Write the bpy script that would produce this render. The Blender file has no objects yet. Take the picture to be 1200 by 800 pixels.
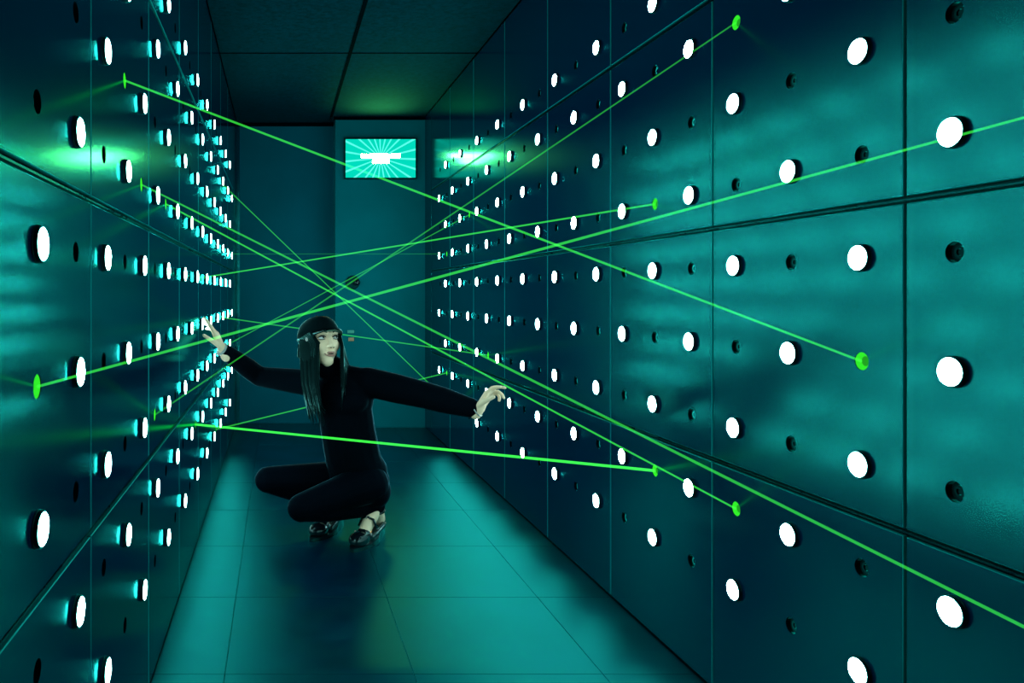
import bpy, bmesh, math, random
from mathutils import Vector, Matrix
random.seed(7)
scene = bpy.context.scene
col = scene.collection

# ------------------------------------------------------------------ camera, world, exposure
F, VX, VY = 880.0, 327.0, 344.5          # focal length in pixels, vanishing point (1200 x 800 frame)
CAM_H = 1.047
cam_d = bpy.data.cameras.new('camera'); cam = bpy.data.objects.new('camera', cam_d); col.objects.link(cam)
cam.location = (0, 0, CAM_H); cam.rotation_euler = (math.pi / 2, 0, 0)
cam_d.sensor_width = 36; cam_d.lens = F / 1200 * 36
cam_d.shift_x = (600 - VX) / 1200; cam_d.shift_y = -(400 - VY) / 1200
cam_d.clip_start = 0.02; cam_d.clip_end = 50
scene.camera = cam
w = bpy.data.worlds.new('world'); scene.world = w; w.use_nodes = True
w.node_tree.nodes['Background'].inputs[0].default_value = (0, 0.01, 0.012, 1)
w.node_tree.nodes['Background'].inputs[1].default_value = 0.2
vs = scene.view_settings
vs.view_transform = 'Standard'; vs.look = 'None'; vs.gamma = 1; vs.use_curve_mapping = False
vs.exposure = 0.0
LAMP_L = 72.0                              # radiance of the lamp lenses
scene.cycles.max_bounces = 8
scene.cycles.diffuse_bounces = 3; scene.cycles.glossy_bounces = 4
scene.cycles.sample_clamp_indirect = 2.0
scene.cycles.use_denoising = True
scene.cycles.use_adaptive_sampling = False
scene.cycles.light_sampling_threshold = 0.0

def px(x, y, d):                           # pixel + depth -> world
    return Vector(((x - VX) * d / F, d, CAM_H - (y - VY) * d / F))

# ------------------------------------------------------------------ room measures
XR, XL = 1.147, -0.345                     # wall faces
P = 0.61; S = P / 3; SEAM0 = 1.377         # panel size, lamp grid, a vertical seam
Y0 = SEAM0 - 4 * P; YP = SEAM0 + 7 * P     # panel field along the corridor
YR, YL = 5.90, 6.10                        # end wall: right block and left recess
XB = 0.4425                                # left edge of the block
H = 2.44
K0 = -2                                    # first lamp column (behind the frame edge), last is 19
K1 = 19
def ycol(k): return SEAM0 + S * (k + 0.5)
def zrow(j): return S * (j + 0.5)

# ------------------------------------------------------------------ materials
def nodes(name):
    m = bpy.data.materials.new(name); m.use_nodes = True
    nt = m.node_tree; nt.nodes.clear()
    out = nt.nodes.new('ShaderNodeOutputMaterial')
    return m, nt, out
def N(nt, t, **kw):
    n = nt.nodes.new(t)
    for k, v in kw.items(): setattr(n, k, v)
    return n
def gloss_mat(name, diff, gcol, rough, ior, bump=0.0, bscale=(40, 40, 40), var=0.25, vscale=3.0, rvar=0.06, aniso=None, fmin=0.0, second=None):
    m, nt, out = nodes(name); L = nt.links.new
    tc = N(nt, 'ShaderNodeTexCoord')
    geo = N(nt, 'ShaderNodeNewGeometry')
    no = N(nt, 'ShaderNodeTexNoise'); no.inputs['Scale'].default_value = vscale; no.inputs['Detail'].default_value = 4
    L(geo.outputs['Position'], no.inputs['Vector'])
    mr = N(nt, 'ShaderNodeMapRange'); mr.inputs['To Min'].default_value = 1 - var; mr.inputs['To Max'].default_value = 1 + var
    mr.inputs['From Min'].default_value = .3; mr.inputs['From Max'].default_value = .7
    L(no.outputs['Fac'], mr.inputs['Value'])
    mul = N(nt, 'ShaderNodeVectorMath', operation='SCALE'); mul.inputs[0].default_value = diff
    L(mr.outputs[0], mul.inputs['Scale'])
    df = N(nt, 'ShaderNodeBsdfDiffuse'); L(mul.outputs[0], df.inputs['Color'])
    gl = N(nt, 'ShaderNodeBsdfGlossy', distribution='BECKMANN'); gl.inputs['Color'].default_value = (*gcol, 1)
    mr2 = N(nt, 'ShaderNodeMapRange'); mr2.inputs['To Min'].default_value = rough - rvar; mr2.inputs['To Max'].default_value = rough + rvar
    mr2.inputs['From Min'].default_value = .3; mr2.inputs['From Max'].default_value = .7
    no2 = N(nt, 'ShaderNodeTexNoise'); no2.inputs['Scale'].default_value = vscale * 2.3; no2.inputs['Detail'].default_value = 3
    L(geo.outputs['Position'], no2.inputs['Vector']); L(no2.outputs['Fac'], mr2.inputs['Value']); L(mr2.outputs[0], gl.inputs['Roughness'])
    if aniso:
        gl.inputs['Anisotropy'].default_value = aniso[0]
        cx = N(nt, 'ShaderNodeCombineXYZ')
        for i in range(3): cx.inputs[i].default_value = aniso[1][i]
        L(cx.outputs[0], gl.inputs['Tangent'])
    base = df.outputs[0]; gout = gl.outputs[0]
    if second:                                   # satin base coat (share of broad gloss) under a clear coat (roughness): (clear roughness, share)
        g2 = N(nt, 'ShaderNodeBsdfGlossy', distribution='BECKMANN'); g2.inputs['Color'].default_value = (*gcol, 1); g2.inputs['Roughness'].default_value = second[0]
        ms = N(nt, 'ShaderNodeMixShader'); ms.inputs[0].default_value = second[1]
        L(df.outputs[0], ms.inputs[1]); L(gl.outputs[0], ms.inputs[2]); base = ms.outputs[0]; gout = g2.outputs[0]
    fr = N(nt, 'ShaderNodeFresnel'); fr.inputs['IOR'].default_value = ior
    mx = N(nt, 'ShaderNodeMixShader')
    if fmin:
        mm = N(nt, 'ShaderNodeMath', operation='MAXIMUM'); mm.inputs[1].default_value = fmin
        L(fr.outputs[0], mm.inputs[0]); L(mm.outputs[0], mx.inputs[0])
    else:
        L(fr.outputs[0], mx.inputs[0])
    L(base, mx.inputs[1]); L(gout, mx.inputs[2]); L(mx.outputs[0], out.inputs[0])
    if bump:
        mp = N(nt, 'ShaderNodeVectorMath', operation='MULTIPLY'); mp.inputs[1].default_value = bscale
        L(geo.outputs['Position'], mp.inputs[0])
        nb = N(nt, 'ShaderNodeTexNoise'); nb.inputs['Scale'].default_value = 1.0; nb.inputs['Detail'].default_value = 3
        L(mp.outputs[0], nb.inputs['Vector'])
        bp = N(nt, 'ShaderNodeBump'); bp.inputs['Strength'].default_value = bump; bp.inputs['Distance'].default_value = 0.002
        L(nb.outputs['Fac'], bp.inputs['Height'])
        L(bp.outputs[0], df.inputs['Normal']); L(bp.outputs[0], gl.inputs['Normal'])
    return m
def emit_mat(name, colr, strength):
    m, nt, out = nodes(name)
    e = N(nt, 'ShaderNodeEmission'); e.inputs[0].default_value = (*colr, 1); e.inputs[1].default_value = strength
    nt.links.new(e.outputs[0], out.inputs[0]); return m
def beam_mat(name, colr, strength):         # light scattered in the hazy air: adds to what lies behind
    m, nt, out = nodes(name)
    e = N(nt, 'ShaderNodeEmission'); e.inputs[0].default_value = (*colr, 1); e.inputs[1].default_value = strength
    t = N(nt, 'ShaderNodeBsdfTransparent'); a = N(nt, 'ShaderNodeAddShader')
    nt.links.new(e.outputs[0], a.inputs[0]); nt.links.new(t.outputs[0], a.inputs[1]); nt.links.new(a.outputs[0], out.inputs[0])
    m.cycles.emission_sampling = 'NONE'      # dim: found by ordinary rays, keeps the noise of the lamps low
    return m
TEAL = (0.030, 0.97, 0.91)
M_panel = gloss_mat('blue_gloss_panel', (0.0, 0.0120, 0.0420), TEAL, 0.27, 1.30, var=.0, rvar=0.0, second=(0.15, 0.105))
M_edge = gloss_mat('panel_edge', (0.0, 0.22, 0.23), TEAL, 0.35, 1.6)
M_back = gloss_mat('dark_backing', (0.0, 0.003, 0.006), TEAL, 0.4, 1.2)
M_rail = gloss_mat('dark_rail', (0.0, 0.008, 0.014), TEAL, 0.3, 1.4)
M_floor = gloss_mat('floor_vinyl', (0.0, 0.0090, 0.0280), TEAL, 0.41, 1.85, bump=0.03, bscale=(160, 160, 160), var=.3, vscale=5, rvar=0.02)
M_gap = gloss_mat('joint_dark', (0.0, 0.006, 0.010), TEAL, 0.5, 1.2)
M_ceil = gloss_mat('ceiling_board', (0.0, 0.0120, 0.0240), TEAL, 0.7, 1.06, bump=0.5, bscale=(90, 90, 90), var=.5, vscale=40)
M_bar = gloss_mat('ceiling_bar', (0.0, 0.002, 0.004), TEAL, 0.6, 1.02)
M_end = gloss_mat('end_wall_paint', (0.0, 0.075, 0.120), TEAL, 0.5, 1.25, var=.1)
M_endb = gloss_mat('end_block_paint', (0.0, 0.115, 0.150), TEAL, 0.5, 1.25, var=.1)
M_body = gloss_mat('lamp_body_black', (0.0, 0.006, 0.010), TEAL, 0.35, 1.25)
M_lens = emit_mat('lamp_lens', (0.58, 1.0, 0.95), LAMP_L)
M_halo = emit_mat('lamp_halo_ring', (0.06, 0.85, 0.80), 0.75)  # dim glowing ring added to imitate the cyan halo around each lamp
M_port = gloss_mat('port_dark', (0.0, 0.005, 0.008), TEAL, 0.6, 1.15)
M_lit = emit_mat('port_laser_glow', (0.04, 1.0, 0.03), 0.85)  # emission imitates the laser light landing in the port
M_litd = emit_mat('port_laser_glow_core', (0.02, 0.45, 0.02), 0.8)
for m_ in (M_halo, M_lit, M_litd): m_.cycles.emission_sampling = 'NONE'
M_cloth = gloss_mat('black_knit', (0.0008, 0.0022, 0.0045), (0.1, .3, .4), 0.7, 1.12, bump=.3, bscale=(300, 300, 300))
M_denim = gloss_mat('black_denim', (0.0008, 0.0022, 0.0050), (0.1, .3, .4), 0.65, 1.12, bump=.3, bscale=(400, 400, 400))
M_hair = gloss_mat('dark_hair', (0.001, 0.006, 0.007), (0.2, .6, .6), 0.45, 1.16, bump=.5, bscale=(400, 400, 20))
M_cap = gloss_mat('black_cap', (0.001, 0.005, 0.007), (0.2, .5, .5), 0.6, 1.12, bump=.3, bscale=(300, 300, 300))
M_skin = gloss_mat('skin', (0.95, 0.68, 0.48), (0.8, .8, .8), 0.5, 1.3, var=.06, vscale=30)
M_lip = gloss_mat('lips', (0.48, 0.22, 0.18), (0.8, .8, .8), 0.35, 1.4)
M_dark = gloss_mat('eye_dark', (0.01, 0.012, 0.012), (0.8, .8, .8), 0.2, 1.4)
M_white = gloss_mat('eye_white', (0.75, 0.75, 0.75), (0.8, .8, .8), 0.2, 1.4)
M_brow = gloss_mat('brow', (0.03, 0.035, 0.03), (0.5, .5, .5), 0.6, 1.3)
M_leather = gloss_mat('shiny_black_leather', (0.002, 0.006, 0.010), (0.6, .9, .9), 0.16, 1.6)
M_metal = gloss_mat('pale_metal', (0.3, 0.34, 0.34), (0.9, .95, .95), 0.25, 2.0)
M_frame = gloss_mat('monitor_frame', (0.002, 0.010, 0.015), TEAL, 0.35, 1.4)

# ------------------------------------------------------------------ object helpers
def link(name, me, mats, parent=None, loc=(0, 0, 0), rot=(0, 0, 0)):
    o = bpy.data.objects.new(name, me); col.objects.link(o)
    if me is not None and not me.materials:
        for m in (mats if isinstance(mats, (list, tuple)) else [mats]): me.materials.append(m)
    o.location = loc; o.rotation_euler = rot
    if parent: o.parent = parent
    return o
def tag(o, label=None, cat=None, group=None, kind=None):
    if label: o['label'] = label
    if cat: o['category'] = cat
    if group: o['group'] = group
    if kind: o['kind'] = kind
    return o
def bm_mesh(name, bm, smooth=False):
    bmesh.ops.recalc_face_normals(bm, faces=bm.faces)
    me = bpy.data.meshes.new(name); bm.to_mesh(me); bm.free()
    if smooth:
        for p in me.polygons: p.use_smooth = True
    return me
def box_bm(bm, x0, x1, y0, y1, z0, z1, mi=0):
    v = [bm.verts.new(c) for c in ((x0,y0,z0),(x1,y0,z0),(x1,y1,z0),(x0,y1,z0),(x0,y0,z1),(x1,y0,z1),(x1,y1,z1),(x0,y1,z1))]
    for f in ((0,3,2,1),(4,5,6,7),(0,1,5,4),(1,2,6,5),(2,3,7,6),(3,0,4,7)):
        fc = bm.faces.new([v[i] for i in f]); fc.material_index = mi
def box(name, b, mat, parent=None, bevel=0.0, loc=(0, 0, 0)):
    bm = bmesh.new(); box_bm(bm, *b)
    if bevel: bmesh.ops.bevel(bm, geom=bm.edges[:], offset=bevel, segments=1, affect='EDGES')
    return link(name, bm_mesh(name, bm), mat, parent, loc)
def lathe_bm(bm, prof, seg=24, mi=0, M=None, cap0=False, cap1=False):
    """profile (r, h) turned about +X"""
    rings = []
    for r, h in prof:
        if r < 1e-6: rings.append([bm.verts.new((h, 0, 0))])
        else: rings.append([bm.verts.new((h, r * math.cos(2*math.pi*i/seg), r * math.sin(2*math.pi*i/seg))) for i in range(seg)])
    fs = []
    for a, b in zip(rings, rings[1:]):
        for i in range(seg):
            j = (i + 1) % seg
            if len(a) == 1: fs.append(bm.faces.new((a[0], b[j], b[i])))
            elif len(b) == 1: fs.append(bm.faces.new((a[i], a[j], b[0])))
            else: fs.append(bm.faces.new((a[i], a[j], b[j], b[i])))
    if cap0 and len(rings[0]) > 1: fs.append(bm.faces.new(list(reversed(rings[0]))))
    if cap1 and len(rings[-1]) > 1: fs.append(bm.faces.new(rings[-1]))
    for f in fs: f.material_index = mi
    if M is not None: bmesh.ops.transform(bm, matrix=M, verts=[v for rg in rings for v in rg])
    return fs

# ------------------------------------------------------------------ setting: side walls with panels
GV, GH, TH, CH, HR = 0.0035, 0.0070, 0.008, 0.0015, 0.018   # half gaps, thickness, chamfer, hole radius
panel_cache = {}
def panel_mesh(sgn, holes, hu):
    """front face at x = 0 looking to x = -sgn ... body goes to +sgn; local y along corridor, z up"""
    key = (sgn, tuple(sorted(holes)))
    if key in panel_cache: return panel_cache[key]
    bm = bmesh.new(); cache = {}
    U = P / 2 - GV - CH; V = P / 2 - GH - CH
    us = [-U, -S / 2, S / 2, U]; vv = [-V, -S / 2, S / 2, V]
    def vert(x, y, z):
        k = (round(x, 6), round(y, 6), round(z, 6))
        if k not in cache: cache[k] = bm.verts.new((x * sgn, y, z))
        return cache[k]
    SEG = 24
    for a in range(3):
        for b in range(3):
            c = [(us[a], vv[b]), (us[a+1], vv[b]), (us[a+1], vv[b+1]), (us[a], vv[b+1])]
            if (a, b) not in holes:
                bm.faces.new([vert(0, *q) for q in c]); continue
            cy, cz = (a - 1) * S, (b - 1) * S
            pts = [(cy + HR * math.cos(2*math.pi*i/SEG - 0.75*math.pi), cz + HR * math.sin(2*math.pi*i/SEG - 0.75*math.pi)) for i in range(SEG)]
            q4 = SEG // 4
            for s in range(4):
                arc = [pts[(s*q4 + i) % SEG] for i in range(q4 + 1)]
                bm.faces.new([vert(0, *c[s]), vert(0, *c[(s+1) % 4])] + [vert(0, *p) for p in reversed(arc)])
            for i in range(SEG):
                p, q = pts[i], pts[(i+1) % SEG]
                bm.faces.new([vert(0, *p), vert(0, *q), vert(TH, *q), vert(TH, *p)]).material_index = 1
    edge = [(us[i], -V) for i in range(4)] + [(U, vv[i]) for i in range(1, 4)] + [(us[i], V) for i in (2, 1, 0)] + [(-U, vv[i]) for i in (2, 1)]
    def out(p): return (p[0] + (CH if p[0] >= U - 1e-6 else -CH if p[0] <= -U + 1e-6 else 0), p[1] + (CH if p[1] >= V - 1e-6 else -CH if p[1] <= -V + 1e-6 else 0))
    for i in range(len(edge)):
        p, q = edge[i], edge[(i+1) % len(edge)]
        bm.faces.new([vert(0, *q), vert(0, *p), vert(CH, *out(p)), vert(CH, *out(q))]).material_index = 2
        bm.faces.new([vert(CH, *out(q)), vert(CH, *out(p)), vert(TH, *out(p)), vert(TH, *out(q))]).material_index = 2
    bmesh.ops.recalc_face_normals(bm, faces=bm.faces)
    # make sure the front faces look into the corridor
    bm.faces.ensure_lookup_table()
    ff = max(bm.faces, key=lambda f: f.calc_area())
    if ff.normal.x * sgn > 0: bmesh.ops.reverse_faces(bm, faces=bm.faces)
    me = bpy.data.meshes.new('panel'); bm.to_mesh(me); bm.free(); me.materials.append(M_panel); me.materials.append(M_port); me.materials.append(M_edge)
    panel_cache[key] = me
    return me
port_cache = {}
def port_mesh(sgn, lit):
    if (sgn, lit) in port_cache: return port_cache[(sgn, lit)]
    bm = bmesh.new()
    M = Matrix.Scale(sgn, 4, (1, 0, 0))
    R = HR - 0.0004
    if lit:
        lathe_bm(bm, [(R, 0.0015), (R, 0.006), (R*.55, 0.008)], 24, 0, M)
        lathe_bm(bm, [(R*.55, 0.008), (0, 0.0085)], 24, 1, M)
        mats = [M_lit, M_litd]
    else:
        lathe_bm(bm, [(R, 0.003), (R, 0.0105), (R*.6, 0.0112), (R*.6, 0.0085), (R*.35, 0.0085), (R*.3, 0.0112), (0, 0.0112)], 24, 0, M)
        mats = [M_port]
    me = bpy.data.meshes.new('port'); bm.to_mesh(me); bm.free()
    for m in mats: me.materials.append(m)
    port_cache[(sgn, lit)] = me
    return me

def lamp_here(k, j): return 1 <= j <= 9 and K0 <= k <= K1 and (k + j) % 2 != 0
def port_here(k, j): return 1 <= j <= 9 and -12 <= k <= K1 and (k + j) % 2 == 0

# laser beams: (left pixel, right pixel, radius, strength) snapped to the ports of the grid
def snap(side, x, y):
    X = XR if side > 0 else XL
    d = F * X / (x - VX); z = CAM_H - (y - VY) * d / F
    best = None
    for k in range(-12, K1 + 1):
        for j in range(1, 10):
            if port_here(k, j):
                e = math.hypot(VX + F * X / ycol(k) - x, VY - (zrow(j) - CAM_H) * F / ycol(k) - y) if ycol(k) > .3 else 1e9
                if best is None or e < best[0]: best = (e, k, j)
    return best
BEAMS = [
    ((149, 97), (1012, 424), .0023, .52, 'green laser beam from upper left wall down to the near right panel'),
    ((43, 450), (1268, 120), .0019, .50, 'green laser beam rising from the leftmost green port to the right edge'),
    ((167, 219), (1845, 1058), .0020, .42, 'long green laser beam falling steeply past the bottom right lamp'),
    ((195, 241), (863, 597), .0024, .52, 'green laser beam falling to the lower right port under the far hand'),
    ((265, 222), (533, 474), .0034, .34, 'steep green laser beam ending behind the outstretched sleeve'),
    ((235, 320), (769, 238), .0028, .52, 'gently rising green laser beam above the crossing point'),
    ((183, 486), (864, 23), .0020, .26, 'steep green laser beam rising to the top right port'),
    ((265, 404), (550, 252), .0034, .26, 'faint green laser beam rising steeply to the far right wall'),
    ((260, 376), (573, 416), .0034, .34, 'thin green laser beam passing behind the capped head'),
    ((260, 498), (525, 436), .0036, .38, 'thin green laser beam rising low behind the crouching figure'),
    ((230, 496), (768, 549), .0042, .95, 'thickest brightest green laser beam crossing low before the figure'),
    ((275, 297), (522, 297), .0030, .10, 'very faint level laser beam across the far end'),
]
lit = {}
beam_ends = []
for a, b, r, s, lab in BEAMS:
    ea, ka, ja = snap(-1, *a); eb, kb, jb = snap(1, *b)
    print('beam', lab[:40], 'L err %.1f k%d j%d' % (ea, ka, ja), 'R err %.1f k%d j%d' % (eb, kb, jb))
    lit[(-1, ka, ja)] = s; lit[(1, kb, jb)] = s
    beam_ends.append((Vector((XL, ycol(ka), zrow(ja))), Vector((XR, ycol(kb), zrow(jb)))))

for sgn, X, side, yend in ((1, XR, 'right', YR), (-1, XL, 'left', YL)):
    bmb = bmesh.new()
    x0, x1 = sorted((X + sgn * 0.012, X + sgn * 0.08))
    box_bm(bmb, x0, x1, Y0 - 0.06, yend + 0.08, -0.02, H + 0.05)
    wall = link('wall_' + side, bm_mesh('wall', bmb), M_back); tag(wall, kind='structure')
    for n in range(-4, 7):
        yc = SEAM0 + P * (n + 0.5)
        for r in range(4):
            zc = P * (r + 0.5)
            holes = [(a, b) for a in range(3) for b in range(3) if port_here(3*n + a, 3*r + b)]
            p = link('panel', panel_mesh(sgn, holes, 0), M_panel, wall, (X, yc, zc))
            for a, b in holes:
                is_lit = (sgn, 3*n + a, 3*r + b) in lit
                q = link('port', port_mesh(sgn, is_lit), None, p, (0, (a - 1) * S, (b - 1) * S))
                if is_lit: q['label'] = 'port with green laser glow'
    for r in range(1, 4):                   # rail in the joint between two rows of panels
        xa, xb = sorted((X + sgn * 0.003, X + sgn * 0.013))
        box('rail', (xa, xb, Y0, YP, P*r - .0018, P*r + .0018), M_rail, wall)
    xa, xb = sorted((X, X + sgn * 0.013))   # plain strip closing the corner
    box('corner_strip', (xa, xb, YP + .004, yend, 0, H), M_panel, wall, 0.001)

# ------------------------------------------------------------------ floor, ceiling, end walls
floor = box('floor', (XL - .1, XR + .1, Y0 - .06, YL + .1, -.06, -.006), M_gap); tag(floor, kind='structure')
fx = [XL, -.149, .372, .893, XR]; T = .525
fy = [Y0] + [2.07 + T * i for i in range(-5, 8) if Y0 + .1 < 2.07 + T * i < YL - .1] + [YL]
for a, b in zip(fx, fx[1:]):
    for c, d in zip(fy, fy[1:]):
        d2 = min(d, YR) if a >= XB else d
        if d2 - c < .03: continue
        box('floor_tile', (-(b-a)/2 + .0007, (b-a)/2 - .0007, -(d2-c)/2 + .0007, (d2-c)/2 - .0007, -.006, 0), M_floor, floor, .0006, ((a+b)/2, (c+d2)/2, 0))
ceil = box('ceiling', (XL - .1, XR + .1, Y0 - .06, YL + .1, H + .012, H + .07), M_bar); tag(ceil, kind='structure')
cx = [XL, .41, XR]; cy = [Y0, .68, 1.90, 3.12, 4.34, YL]
for a, b in zip(cx, cx[1:]):
    for c, d in zip(cy, cy[1:]):
        box('ceiling_board', (-(b-a)/2 + .004, (b-a)/2 - .004, -(d-c)/2 + .004, (d-c)/2 - .004, 0, .012), M_ceil, ceil, .001, ((a+b)/2, (c+d)/2, H))
box('ceiling_bar', (.41 - .011, .41 + .011, Y0, YR - .001, H - .003, H + .002), M_bar, ceil)
for y in cy[1:-1]: box('ceiling_bar', (XL, XR, y - .006, y + .006, H - .0025, H + .002), M_bar, ceil)
we = box('wall_end', (XL - .08, XB + .02, YL, YL + .08, -.02, H + .05), M_end); tag(we, kind='structure')
wb = box('wall_end_block', (XB, XR + .012, YR, YR + .28, 0, H), M_endb); tag(wb, kind='structure')
tb = box('wall_back', (XL - .08, XR + .08, Y0 - .08, Y0, -.02, H + .05), M_back); tag(tb, kind='structure')
t1 = box('trim_1', (XL, XB - .001, YL - .012, YL, H - .032, H - .003), M_bar, None, .001); tag(t1, kind='structure')
t2 = box('trim_2', (XB - .012, XR, YR - .012, YR, H - .026, H - .003), M_bar, None, .001); tag(t2, kind='structure')
t3 = box('trim_3', (XL, XL + .026, YL - .012, YL, 0, H - .032), M_panel, None, .001); tag(t3, kind='structure')

# ------------------------------------------------------------------ button lamps
R0, BH, DH = 0.0270, 0.0085, 0.0036
lamp_meshes = {}
for sgn in (1, -1):
    M = Matrix.Scale(-sgn, 4, (1, 0, 0))
    bm = bmesh.new(); lathe_bm(bm, [(R0 + .0008, 0), (R0 + .0008, .0018), (R0, .0024), (R0, BH - .0012), (R0 - .0008, BH), (R0 - .0018, BH), (R0 - .0022, BH - .0012), (0, BH - .0012)], 32, 0, M)
    body = bm_mesh('lamp_body', bm); body.materials.append(M_body)
    Rl = R0 - .0030
    bm = bmesh.new(); lathe_bm(bm, [(Rl, BH)] + [(Rl * math.cos(t), BH + DH * math.sin(t) ** 1.0 * 1.0) for t in (.35, .75, 1.15)] + [(0, BH + DH)], 24, 0, M)
    lathe_bm(bm, [(R0 - .0006, BH - .0004), (Rl, BH + .0001)], 24, 1, M)  # halo imitated by an emissive ring round the lens
    lens = bm_mesh('lamp_lens', bm, True); lens.materials.append(M_lens); lens.materials.append(M_halo)
    lamp_meshes[sgn] = (body, lens)
ORD = ['', 'first', 'second', 'third', 'fourth', 'fifth', 'sixth', 'seventh', 'eighth', 'ninth', 'tenth', 'eleventh', 'twelfth', 'thirteenth', 'fourteenth', 'fifteenth']
for sgn, X, side in ((1, XR, 'right'), (-1, XL, 'left')):
    for j in range(1, 10):
        rowname = {1: 'lowest row', 9: 'top row'}.get(j, ORD[j] + ' row up')
        ks = [k for k in range(K1, K0 - 1, -1) if lamp_here(k, j)]
        for i, k in enumerate(ks):
            o = link('button_lamp', None, None, None, (X, ycol(k), zrow(j)))
            pos = 'nearest the far end' if i == 0 else ORD[i+1] + ' from the far end'
            tag(o, 'glowing round lamp on the %s wall, %s, %s' % (side, rowname, pos), 'lamp', 'button lamps on the %s wall' % side)
            link('lamp_body', lamp_meshes[sgn][0], None, o)
            link('lens', lamp_meshes[sgn][1], None, o)

# ------------------------------------------------------------------ laser beams
for (a, b, r, s, lab), (pa, pb) in zip(BEAMS, beam_ends):
    d = pb - pa; ln = d.length
    bm = bmesh.new(); lathe_bm(bm, [(r, 0), (r, ln)], 10)
    me = bm_mesh('laser_beam', bm, True)
    o = link('laser_beam', me, beam_mat('laser_light', (0.05, 1.0, 0.07), s * 0.55), None, pa)
    o.rotation_euler = d.to_track_quat('X', 'Z').to_euler()
    tag(o, lab, 'laser beam', 'green laser beams')

# ------------------------------------------------------------------ monitor and fittings on the end wall
def screen_mat(wd, ht):
    m, nt, out = nodes('screen_picture'); L = nt.links.new
    tc = N(nt, 'ShaderNodeTexCoord'); sp = N(nt, 'ShaderNodeSeparateXYZ'); L(tc.outputs['Object'], sp.inputs[0])
    def mth(op, a, b=None, c=None):
        n = N(nt, 'ShaderNodeMath', operation=op)
        for i, v in enumerate((a, b, c)):
            if v is None: continue
            if isinstance(v, (int, float)): n.inputs[i].default_value = v
            else: L(v, n.inputs[i])
        return n.outputs[0]
    pxm = wd / 82.0                                   # metres per photo pixel on the screen
    u = mth('DIVIDE', sp.outputs['X'], pxm); v = mth('DIVIDE', sp.outputs['Z'], pxm)   # pixels from screen centre
    v2 = mth('SUBTRACT', v, 0.5)
    ang = mth('ARCTAN2', v2, u); rad = mth('SQRT', mth('ADD', mth('MULTIPLY', u, u), mth('MULTIPLY', v2, v2)))
    NR = 23
    fr = mth('FRACT', mth('ADD', mth('MULTIPLY', ang, NR / (2 * math.pi)), 0.63))
    dist = mth('MULTIPLY', mth('ABSOLUTE', mth('SUBTRACT', fr, 0.5)), mth('MULTIPLY', rad, 2 * math.pi / NR))
    ray = mth('LESS_THAN', dist, mth('ADD', mth('MULTIPLY', rad, 0.016), 0.45))
    mix1 = N(nt, 'ShaderNodeMix', data_type='RGBA'); L(ray, mix1.inputs['Factor'])
    mix1.inputs[6].default_value = (0.0, 0.66, 0.47, 1); mix1.inputs[7].default_value = (0.10, 1.0, 0.82, 1)
    e = N(nt, 'ShaderNodeEmission'); L(mix1.outputs[2], e.inputs[0]); e.inputs[1].default_value = 1.1; L(e.outputs[0], out.inputs[0])
    return m
a = px(405, 163, YR - .03); b = px(487, 208, YR - .03)
sw, sh = b.x - a.x, a.z - b.z
mon = link('monitor', None, None, None, ((a.x+b.x)/2, YR, (a.z+b.z)/2))
tag(mon, 'small wall monitor showing white rays bursting from bright lettering', 'monitor')
bm = bmesh.new(); box_bm(bm, -sw/2 - .012, sw/2 + .012, -.029, 0, -sh/2 - .012, sh/2 + .012)
bmesh.ops.bevel(bm, geom=bm.edges[:], offset=.003, segments=2, affect='EDGES')
link('monitor_frame', bm_mesh('monitor_frame', bm), M_frame, mon)
bm = bmesh.new(); box_bm(bm, -sw/2, sw/2, -.0302, -.028, -sh/2, sh/2)
disp = link('display', bm_mesh('display', bm), screen_mat(sw, sh), mon)
pm = sw / 82; bm = bmesh.new(); rs = random.Random(5)      # two lines of overexposed lettering, too blurred to read
for x0, x1, z0, z1, n in ((-23, 23, .2, 5.6, 13), (-9.5, 10, -6.0, -.4, 6)):
    st = (x1 - x0) / n
    for i in range(n):
        xa = (x0 + i * st) * pm; xb = (x0 + (i + .93) * st) * pm; za = (z0 + rs.uniform(0, .5)) * pm; zb = (z1 - rs.uniform(0, .7)) * pm
        v = [bm.verts.new(c) for c in ((xa, -.0306, za), (xb, -.0306, za), (xb, -.0306, zb), (xa, -.0306, zb))]; bm.faces.new(v)
me = bpy.data.meshes.new('lettering'); bm.normal_update(); bm.to_mesh(me); bm.free()
lt = link('lettering', me, emit_mat('lettering_light', (1.0, .38, .095), 185.0), disp); lt['label'] = 'two lines of dazzling white lettering'

def on_block(x, y): return px(x, y, YR)
c = on_block(413, 331)
fit = link('door_fitting', None, None, None, c)
tag(fit, 'dark round fitting with a glinting knob on the end wall', 'fitting')
RY = Matrix.Rotation(-math.pi/2, 4, 'Z')
bm = bmesh.new(); lathe_bm(bm, [(.055, 0), (.055, .010), (.048, .016), (0, .016)], 24, 0, RY); link('plate', bm_mesh('plate', bm), M_frame, fit)
bm = bmesh.new(); lathe_bm(bm, [(.014, .016), (.014, .035), (.022, .042), (.024, .052), (.018, .060), (0, .062)], 20, 0, Matrix.Translation((.03, 0, 0)) @ RY); link('knob', bm_mesh('knob', bm, True), M_leather, fit)
c = on_block(411, 388.5)
o = link('wall_plate', None, None, None, c); tag(o, 'small pale green plate on the end wall beside the cap', 'wall plate')
M_pg = gloss_mat('pale_green_plastic', (.10, .42, .34), TEAL, .4, 1.4); M_br = gloss_mat('brown_plastic', (.55, .33, .2), (.7, .7, .6), .4, 1.4)
bm = bmesh.new(); box_bm(bm, -.027, .027, -.008, 0, -.012, .012); bmesh.ops.bevel(bm, geom=bm.edges[:], offset=.002, segments=1, affect='EDGES'); link('plate', bm_mesh('plate', bm), M_pg, o)
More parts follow.
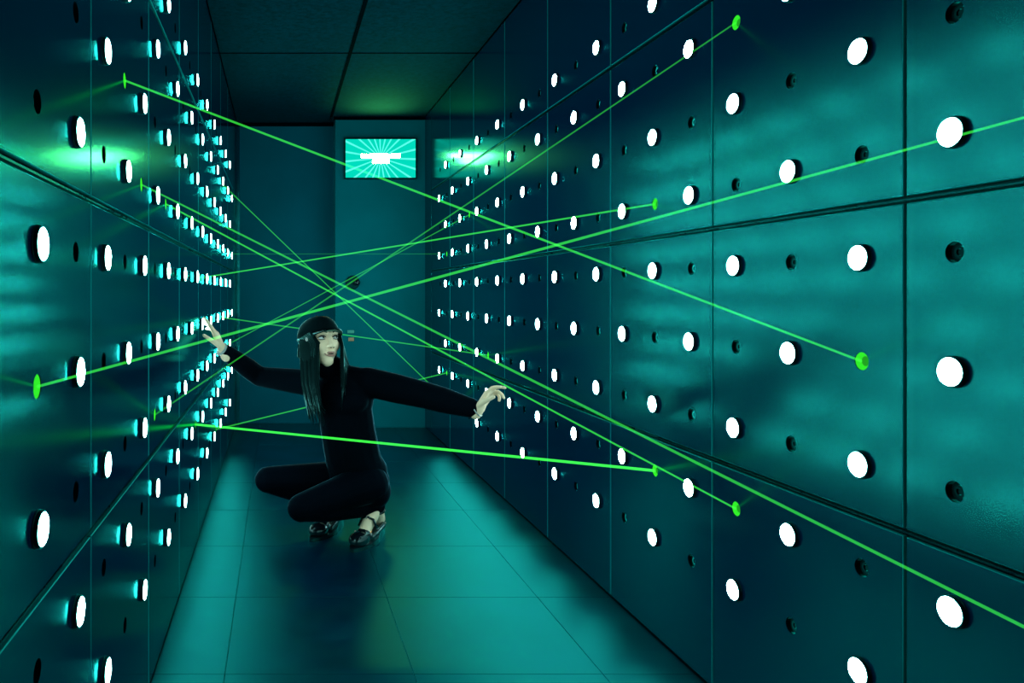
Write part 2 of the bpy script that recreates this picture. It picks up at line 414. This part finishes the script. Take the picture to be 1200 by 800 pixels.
bm = bmesh.new(); box_bm(bm, -.012, .012, -.012, -.007, -.006, .006); link('rocker', bm_mesh('rocker', bm), M_pg, o)
c = on_block(411.5, 397.5)
o = link('wall_button', None, None, None, c); tag(o, 'small brown button plate on the end wall below the green one', 'button')
bm = bmesh.new(); box_bm(bm, -.022, .022, -.008, 0, -.014, .014); bmesh.ops.bevel(bm, geom=bm.edges[:], offset=.002, segments=1, affect='EDGES'); link('plate', bm_mesh('plate', bm), M_br, o)
bm = bmesh.new(); lathe_bm(bm, [(.008, .007), (.008, .013), (0, .014)], 14, 0, RY); link('push_button', bm_mesh('push_button', bm), M_br, o)

#PERSON
# ------------------------------------------------------------------ the crouching figure
def V(*a): return Vector(a)
class Blob:
    """closed rounded solids merged into one skin by a voxel remesh"""
    def __init__(s): s.bm = bmesh.new()
    def cap(s, p0, r0, p1, r1, seg=14, rings=4):
        p0, p1 = Vector(p0), Vector(p1); d = p1 - p0; ln = max(d.length, 1e-5)
        prof = [(r0 * math.cos(t), -r0 * math.sin(t)) for t in [math.pi/2 * (1 - i / rings) for i in range(rings)]] + [(r0, 0)]
        prof[0] = (0, -r0)
        end = [(r1, ln)] + [(r1 * math.cos(t), ln + r1 * math.sin(t)) for t in [math.pi/2 * i / rings for i in range(1, rings)]] + [(0, ln + r1)]
        M = Matrix.Translation(p0) @ d.to_track_quat('X', 'Z').to_matrix().to_4x4()
        lathe_bm(s.bm, prof + end, seg, 0, M)
    def chain(s, pts):
        for (p, r), (q, t) in zip(pts, pts[1:]): s.cap(p, r, q, t)
    def ell(s, c, rad, frame=None, seg=20, rings=12):
        M = Matrix.Translation(Vector(c)) @ (frame or Matrix.Identity(4)) @ Matrix.Diagonal((*rad, 1))
        prof = [(math.sin(math.pi * i / rings), -math.cos(math.pi * i / rings)) for i in range(rings + 1)]
        prof[0] = (0, -1); prof[-1] = (0, 1)
        lathe_bm(s.bm, prof, seg, 0, M)
    def build(s, name, mat, parent, voxel=0.006, smooth=4):
        bmesh.ops.recalc_face_normals(s.bm, faces=s.bm.faces)
        me = bpy.data.meshes.new(name); s.bm.to_mesh(me); s.bm.free()
        o = bpy.data.objects.new('tmp', me); col.objects.link(o)
        m = o.modifiers.new('r', 'REMESH'); m.mode = 'VOXEL'; m.voxel_size = voxel; m.use_smooth_shade = True
        if smooth:
            k = o.modifiers.new('s', 'SMOOTH'); k.iterations = smooth; k.factor = .5
        dg = bpy.context.evaluated_depsgraph_get()
        res = bpy.data.meshes.new_from_object(o.evaluated_get(dg))
        bpy.data.objects.remove(o); bpy.data.meshes.remove(me)
        res.name = name; res.materials.clear(); res.materials.append(mat)
        for p in res.polygons: p.use_smooth = True
        return link(name, res, mat, parent)

base = V(.30, 3.20, 0)
person = link('person', None, None, None, base)
tag(person, 'crouching person in black cap and black clothes with both arms stretched out', 'person')
def part(o): o.matrix_parent_inverse = Matrix.Translation(-base); return o

# joints
fwd = V(.42, -.89, .16).normalized(); sx = fwd.cross(V(0, 0, 1)).normalized(); up = sx.cross(fwd)
HC = px(386.2, 395.6, 3.08) - fwd * .085
HF = Matrix((( sx.x, fwd.x, up.x, 0), (sx.y, fwd.y, up.y, 0), (sx.z, fwd.z, up.z, 0), (0, 0, 0, 1)))
def hd(x, y, z): return HC + sx * x + fwd * y + up * z
neck = px(395, 437, 3.22)
shR, shL = px(366, 449, 3.27), px(430, 447, 3.18)
elR, elL = px(304, 441, 3.42), px(499, 463, 3.10)
wrR, wrL = V(-.246, 3.31, .800), px(560, 480, 2.93)
hipR, hipL = px(404, 562, 3.34), px(432, 566, 3.20)
knR, knL = px(314, 562, 3.26), px(353, 595, 3.06)
toeL, heelL = V(.315, 3.075, .022), V(.435, 3.27, .050)
toeR, heelR = V(.155, 3.205, .022), V(.265, 3.385, .055)
anL, anR = V(.418, 3.235, .128), V(.245, 3.35, .130)

def torso(b, g, arms=True):
    b.ell(px(402, 466, 3.21), (.128 + g, .095 + g, .125 + g))
    b.ell(px(406, 470, 3.155), (.088 + g, .055 + g, .06 + g))
    b.chain([(px(402, 470, 3.21), .094 + g), (px(407, 505, 3.225), .090 + g), (px(416, 540, 3.24), .098 + g), (px(422, 560, 3.26), .10 + g)])
    for o, e in ((-.036, -.036), (.036, .030)):
        b.chain([(px(402, 468, 3.21) + V(o, 0, 0), .080 + g), (px(407, 500, 3.225) + V(o, 0, 0), .078 + g), (px(414, 535, 3.24) + V(e, 0, 0), .084 + g), (px(421, 560, 3.26) + V(e, 0, 0), .088 + g)])
    b.ell(px(421, 552, 3.25), (.118 + g, .105 + g, .10 + g))
    b.cap(shR, .052 + g, px(398, 444, 3.23), .062 + g); b.cap(shL, .052 + g, px(398, 444, 3.23), .062 + g)
    b.cap(neck, .055 + g, px(398, 452, 3.23), .08 + g)
def arms(b, g, e=0.0, w=0.0):
    b.chain([(shR, .050 + g), ((shR + elR) / 2, .043 + g), (elR, .036 + g), (elR.lerp(wrR, .35), .036 + g), (elR.lerp(wrR, .92 + e), .026 + g)])
    b.chain([(shL, .050 + g + w * .3), ((shL + elL) / 2, .043 + g + w), (elL, .037 + g + w), (elL.lerp(wrL, .35), .036 + g + w * .8), (elL.lerp(wrL, .90 + e), .026 + g + w * .3)])
def legs(b, g):
    b.ell(px(424, 562, 3.27), (.115 + g, .11 + g, .085 + g))
    b.ell(px(436, 574, 3.24), (.075 + g, .09 + g, .075 + g))
    for hp, kn, an in ((hipR, knR, anR), (hipL, knL, anL)):
        b.chain([(hp, .080 + g), (hp.lerp(kn, .5), .066 + g), (kn, .052 + g)])
        b.chain([(kn, .050 + g), (kn.lerp(an, .35), .052 + g), (an + V(0, 0, .005), .034 + g)])

def hand(b, W, d, n, right, curls, spread=.10, k=1.0, thumb=(.65, .75, .25)):
    d = d.normalized(); n = (n - d * n.dot(d)).normalized()
    s = d.cross(n) if right else n.cross(d)
    b.cap(W - d * .03, .024 * k, W + d * .012, .022 * k)
    offs = (.027, .009, -.009, -.026); lens = (.070, .078, .072, .056)
    tips = []
    for i, (o, ln) in enumerate(zip(offs, lens)):
        kb = W + d * (.088 - .004 * abs(i - 1)) * k + s * o * k
        b.cap(W + d * .012 + s * o * .62, .0125 * k, kb, .0105 * k)
        dd = (d + s * spread * (1.5 - i)).normalized(); q = kb; ang = 0; r = .0088 * k
        for seg, c in zip((.46, .30, .24), curls[i]):
            ang += math.radians(c)
            dr = dd * math.cos(ang) + n * math.sin(ang)
            q2 = q + dr * ln * seg * k; b.cap(q, r, q2, r * .92, 10, 3); q = q2; r *= .92
        tips.append(q)
    t0 = W + d * .018 * k + s * .018 * k
    td = (d * thumb[0] + s * thumb[1] + n * thumb[2]).normalized(); q = t0; r = .0125 * k
    for ln, tw in ((.046, 0), (.032, .35), (.026, .45)):
        td = (td + d * tw * .8 + n * tw * .5).normalized(); q2 = q + td * ln * k
        b.cap(q, r, q2, r * .86, 10, 3); q = q2; r *= .86
    return tips

body = Blob()
torso(body, -.014); arms(body, -.008); legs(body, -.012)
body.ell(hd(0, -.012, .020), (.072, .090, .064), HF)
body.ell(hd(0, .026, -.022), (.062, .060, .078), HF)
body.ell(hd(0, .050, -.086), (.024, .032, .030), HF)
body.cap(hd(.042, .0, -.062), .018, hd(.008, .058, -.096), .015); body.cap(hd(-.042, .0, -.062), .018, hd(-.008, .058, -.096), .015)
for t in (-1, 1):
    body.ell(hd(t * .036, .050, -.030), (.026, .026, .026), HF)
    body.cap(hd(t * .012, .083, .022), .010, hd(t * .042, .066, .020), .010)
    body.ell(hd(t * .0105, .092, -.036), (.008, .009, .007), HF)
body.chain([(hd(0, .084, .014), .008), (hd(0, .094, -.012), .0085), (hd(0, .105, -.033), .0100)])
body.ell(hd(0, .080, -.060), (.024, .012, .016), HF)
body.cap(hd(0, -.025, -.07), .050, neck, .052)
tipsR = hand(body, wrR, V(-.40, .05, .86), V(-.86, .10, -.40), True, [(2, 4, 2), (6, 8, 6), (14, 18, 10), (26, 24, 14)], .13)
print('tipsR', [tuple(round(c, 3) for c in t) for t in tipsR])
tipsL = hand(body, wrL + V(.006, -.004, .008), V(.46, -.30, .86), V(.55, -.62, -.45), False, [(18, 24, 12), (24, 26, 14), (46, 42, 26), (60, 58, 34)], .05, .90, (.75, .5, .5))
body.chain([(elL.lerp(wrL, .8), .021), (wrL, .021), (wrL + V(.006, -.004, .008), .022)])
body.chain([(elR.lerp(wrR, .8), .021), (wrR, .021)])
for an, hl, to in ((anL, heelL, toeL), (anR, heelR, toeR)):
    body.cap(an, .032, hl + V(0, 0, .02), .028); body.cap(an.lerp(to, .15), .030, to.lerp(hl, .25) + V(0, 0, .012), .024)
    body.cap(to.lerp(hl, .28) + V(0, 0, .010), .026, to + V(0, 0, .002), .016)
part(body.build('body', M_skin, person, .0036, 3))

sw_ = Blob(); torso(sw_, .004); arms(sw_, .010, 0, .009); sw_.cap(hd(0, -.018, -.088), .056, neck, .066)
part(sw_.build('sweater', M_cloth, person, .0065, 4))
tr_ = Blob(); legs(tr_, .006)
part(tr_.build('trousers', M_denim, person, .0065, 4))

# face details
def small(name, mat, fn, parent=person, smooth=True):
    bm = bmesh.new(); fn(bm)
    return part(link(name, bm_mesh(name, bm, smooth), mat, parent))
def ell_fn(c, rad, frame=HF, seg=14, rings=8):
    def f(bm):
        prof = [(math.sin(math.pi*i/rings), -math.cos(math.pi*i/rings)) for i in range(rings + 1)]; prof[0] = (0, -1); prof[-1] = (0, 1)
        lathe_bm(bm, prof, seg, 0, Matrix.Translation(c) @ frame @ Matrix.Diagonal((*rad, 1)))
    return f
def tube_fn(pts, flat=1.0, seg=8):
    """tapered tube through (point, radius)"""
    def f(bm):
        prev = None
        for i, (p, r) in enumerate(pts):
            a = pts[max(i-1, 0)][0]; b = pts[min(i+1, len(pts)-1)][0]
            q = (Vector(b) - Vector(a)).to_track_quat('X', 'Z').to_matrix()
            ring = [bm.verts.new(Vector(p) + q @ Vector((0, r * math.cos(2*math.pi*k/seg), r * flat * math.sin(2*math.pi*k/seg)))) for k in range(seg)]
            if prev:
                for k in range(seg): bm.faces.new((prev[k], prev[(k+1) % seg], ring[(k+1) % seg], ring[k]))
            else: bm.faces.new(list(reversed(ring)))
            prev = ring
        bm.faces.new(prev)
    return f
for t in (-1, 1):
    e = small('eye', M_white, ell_fn(hd(t * .031, .0745, .001), (.0135, .0095, .0072)))
    i_ = small('iris', M_dark, ell_fn(hd(t * .031 - .004, .0825, .0030), (.0050, .0026, .0050)))
    i_.parent = e; i_.matrix_parent_inverse = Matrix.Identity(4)
    small('eyelashes', M_dark, tube_fn([(hd(t * .015, .082, .003), .0022), (hd(t * .026, .086, .0085), .0030), (hd(t * .038, .082, .0085), .0032), (hd(t * .048, .071, .003), .0022)]))
    small('lower_lashes', M_dark, tube_fn([(hd(t * .018, .082, -.004), .0010), (hd(t * .032, .0825, -.0070), .0013), (hd(t * .046, .072, -.003), .0010)]))
    small('eyebrow', M_brow, tube_fn([(hd(t * .013, .092, .022), .0028), (hd(t * .030, .087, .029), .0032), (hd(t * .047, .072, .024), .0018)]))
small('upper_lip', M_lip, tube_fn([(hd(.025, .076, -.065), .0016), (hd(.012, .089, -.0600), .0042), (hd(0, .092, -.0608), .0040), (hd(-.012, .089, -.0600), .0042), (hd(-.025, .076, -.065), .0016)]))
small('lower_lip', M_lip, tube_fn([(hd(.022, .077, -.068), .0018), (hd(.010, .089, -.0725), .0052), (hd(-.010, .089, -.0725), .0052), (hd(-.022, .077, -.068), .0018)]))
small('mouth_line', M_dark, tube_fn([(hd(.021, .080, -.0662), .0010), (hd(.008, .0925, -.0664), .0016), (hd(-.008, .0925, -.0664), .0016), (hd(-.021, .080, -.0662), .0010)]))
for t in (-1, 1): small('nostril', M_dark, ell_fn(hd(t * .0062, .1020, -.0425), (.0032, .0030, .0022)))

# hair: scalp shell and long straight locks
hb = bmesh.new()
ell_fn(hd(0, -.024, -.004), (.079, .086, .076), HF, 24, 16)(hb); ell_fn(hd(.048, -.016, -.035), (.034, .070, .085), HF, 20, 14)(hb); ell_fn(hd(-.050, -.024, -.035), (.026, .062, .085), HF, 20, 14)(hb)
rnd = random.Random(3)
def lock(pts, r):
    tube_fn([(p, r * f) for p, f in zip(pts, (.9, 1.1, 1.05, .85, .5, .12))], .6, 7)(hb)
for i in range(46):                         # image-left fall, in front of the shoulder
    t = i / 45
    top = hd(.073 - .010 * abs(t - .4), .052 - .115 * t, .028 - .02 * t)
    xo = 373.5 - 18 * t + rnd.uniform(-1, 1); yd = 3.065 + .09 * t
    lx = 372 - 17 * t + rnd.uniform(-1.5, 1.5); L_ = rnd.uniform(478, 503) - 14 * abs(t - .45)
    pts = [top, px(xo - 1, 402, yd), px(lx - .5, 425, yd - .005), px(lx, 450, yd - .02), px(lx + 4, 474, yd - .015), px(lx + 8 + rnd.uniform(-2, 3), L_, yd)]
    lock(pts, rnd.uniform(.009, .013))
for i in range(16):                         # image-right fall, narrower
    t = i / 15
    top = hd(-.070 + .006 * t, .050 - .09 * t, .022)
    lx = 400.5 + 6.5 * t + rnd.uniform(-.8, .8); yd = 3.095 + .10 * t; L_ = rnd.uniform(462, 486)
    pts = [top, px(400.8 + 1.5 * t, 406, yd), px(lx, 426, yd), px(lx + .5, 444, yd - .025), px(lx + .5, 458, yd - .03), px(lx - 1, L_, yd - .02)]
    lock(pts, rnd.uniform(.005, .008))
for i in range(24):                         # down the back of the head
    a = -.7 + 1.95 * i / 23
    top = hd(.078 * math.sin(a), -.022 - .080 * math.cos(a), -.01)
    p1 = neck + V(.055 * -math.sin(a) * -1 * sx.x, .04, .03) + sx * (.06 * math.sin(a)) - fwd * .04
    pts = [top, top + V(0, 0, -.05), p1 + V(0, .012, 0), p1 + V(0, .02, -.04), p1 + V(0, .03, -.08), p1 + V(0, .03, -.12)]
    lock(pts, .010)
part(link('hair', bm_mesh('hair', hb, True), M_hair, person))

# cap: crown, brim, button
cb = bmesh.new()
segs, rg = 32, 9
rings = []
for i in range(rg):
    t = (math.pi / 2) * i / (rg - 1)
    rr, hh = math.cos(t) ** .85, math.sin(t)
    rings.append([cb.verts.new(hd(.085 * rr * math.sin(2*math.pi*k/segs), -.014 + .104 * rr * math.cos(2*math.pi*k/segs), .020 + .010 * rr * math.cos(2*math.pi*k/segs) + .079 * hh)) for k in range(segs)] if i < rg - 1 else [cb.verts.new(hd(0, -.014, .099))])
for a, b in zip(rings, rings[1:]):
    for k in range(segs):
        if len(b) == 1: cb.faces.new((a[k], a[(k+1) % segs], b[0]))
        else: cb.faces.new((a[k], a[(k+1) % segs], b[(k+1) % segs], b[k]))
inner = [cb.verts.new(v.co + (HC - v.co).normalized() * .004) for v in rings[0]]
for k in range(segs): cb.faces.new((rings[0][(k+1) % segs], rings[0][k], inner[k], inner[(k+1) % segs]))
cap = part(link('cap', bm_mesh('cap', cb, True), M_cap, person))
bb = bmesh.new(); n_ = 16; tops = []; bots = []
for i in range(n_ + 1):
    a = -1.15 + 2.3 * i / n_
    col_ = []
    for j in range(5):
        f = j / 4
        x = .085 * math.sin(a) * (1 - .05 * f); y = -.014 + .104 * math.cos(a) + .050 * f * max(0, math.cos(a * 1.15)) ** .6
        z = .027 + .004 * f - .026 * (math.sin(a) ** 2) * (.35 + .65 * f)
        col_.append((x, y, z))
    tops.append([bb.verts.new(hd(x, y, z + .002)) for x, y, z in col_]); bots.append([bb.verts.new(hd(x, y, z - .002)) for x, y, z in col_])
for i in range(n_):
    for j in range(4):
        bb.faces.new((tops[i][j], tops[i+1][j], tops[i+1][j+1], tops[i][j+1])); bb.faces.new((bots[i][j], bots[i][j+1], bots[i+1][j+1], bots[i+1][j]))
    bb.faces.new((tops[i][4], tops[i+1][4], bots[i+1][4], bots[i][4])); bb.faces.new((tops[i][0], bots[i][0], bots[i+1][0], tops[i+1][0]))
br = part(link('brim', bm_mesh('brim', bb, True), M_cap, cap)); br.matrix_parent_inverse = Matrix.Identity(4)
cbn = small('cap_button', M_cap, ell_fn(hd(0, -.014, .100), (.008, .008, .005)), cap); cbn.matrix_parent_inverse = Matrix.Identity(4)
small('earring', M_metal, ell_fn(px(359.3, 397.5, 3.065), (.006, .003, .009)))

# bracelets
def ring_fn(c, axis, R, r, seg=24):
    def f(bm):
        q = axis.to_track_quat('Z', 'X').to_matrix(); prev = first = None
        for i in range(seg):
            a = 2*math.pi*i/seg; e = q @ Vector((math.cos(a), math.sin(a), 0)); z = q @ Vector((0, 0, 1))
            ring = [bm.verts.new(c + e * (R + r * math.cos(2*math.pi*k/8)) + z * r * math.sin(2*math.pi*k/8)) for k in range(8)]
            if prev:
                for k in range(8): bm.faces.new((prev[k], prev[(k+1) % 8], ring[(k+1) % 8], ring[k]))
            else: first = ring
            prev = ring
        for k in range(8): bm.faces.new((prev[k], prev[(k+1) % 8], first[(k+1) % 8], first[k]))
    return f
small('bracelet', M_metal, ring_fn(wrR + V(-.006, 0, .004), (wrR - elR).normalized(), .0265, .0055))
small('bracelet', M_metal, ring_fn(wrL + V(-.002, 0, -.002), V(.6, -.4, .5).normalized(), .0255, .0028))

# shoes: sole, toe box, heel counter, straps, buckle, studs
for an, hl, to in ((anL, heelL, toeL), (anR, heelR, toeR)):
    d = (to - hl); d.z = 0; ln = d.length; d.normalize(); s_ = V(-d.y, d.x, 0)
    def shp(x, y, z): return hl * 1.0 + d * x + s_ * y + V(0, 0, z - hl.z)
    b = Blob()
    b.ell(shp(ln * .86, 0, .036), (.060, .041, .030), Matrix(((d.x, s_.x, 0, 0), (d.y, s_.y, 0, 0), (0, 0, 1, 0), (0, 0, 0, 1))))
    b.cap(shp(ln * .98, 0, .026), .024, shp(ln * .70, 0, .040), .034)
    b.cap(shp(ln * .62, .030, .030), .012, shp(.02, .026, .050), .014); b.cap(shp(ln * .62, -.030, .030), .012, shp(.02, -.026, .050), .014)
    b.ell(shp(-.012, 0, .066), (.024, .032, .044))
    shoe = part(b.build('shoe', M_leather, person, .0045, 2))
    bm = bmesh.new(); top_, bot_ = [], []
    for i in range(28):
        a = 2 * math.pi * i / 28; cx_ = math.cos(a)
        x = ln * .48 + (ln * .5 + .045) * cx_; y = (.043 if cx_ > 0 else .035) * math.sin(a) * (1 - .12 * math.cos(2*a))
        rise = .030 * max(0, 1 - x / (ln * .7))
        top_.append(bm.verts.new(shp(x, y, .016 + rise))); bot_.append(bm.verts.new(shp(x, y, .0005)))
    bm.faces.new(top_); bm.faces.new(list(reversed(bot_)))
    for i in range(28): bm.faces.new((top_[i], bot_[i], bot_[(i+1) % 28], top_[(i+1) % 28]))
    o = small('sole', M_leather, lambda q: None, shoe, False); o.data = bm_mesh('sole', bm); o.data.materials.append(M_leather); o.matrix_parent_inverse = Matrix.Identity(4)
    def sub(name, mat, fn):
        o = small(name, mat, fn, shoe); o.matrix_parent_inverse = Matrix.Identity(4); return o
    sub('strap', M_leather, ring_fn(an + V(0, 0, -.012), V(d.x * .2, d.y * .2, 1).normalized(), .036, .006))
    mid = an.lerp(to, .42) + V(0, 0, .012)
    sub('strap', M_leather, tube_fn([(mid - s_ * .042 + V(0, 0, -.03), .008), (mid - s_ * .026 + V(0, 0, .004), .009), (mid + V(0, 0, .012), .009), (mid + s_ * .026 + V(0, 0, .004), .009), (mid + s_ * .042 + V(0, 0, -.03), .008)], .5))
    sub('buckle', M_metal, ring_fn(mid + V(0, -.008, .010), V(-.3, -1, .5).normalized(), .008, .0018, 12))
    for q in ((.92, .024, .052), (.92, -.024, .052), (.70, .036, .052), (.70, -.036, .052), (.4, .034, .055), (.4, -.034, .055), (.05, .034, .06), (.05, -.034, .06)):
        sub('stud', M_metal, ell_fn(shp(ln * q[0], q[1], q[2]), (.0045, .0045, .0045), Matrix.Identity(4), 8, 5))
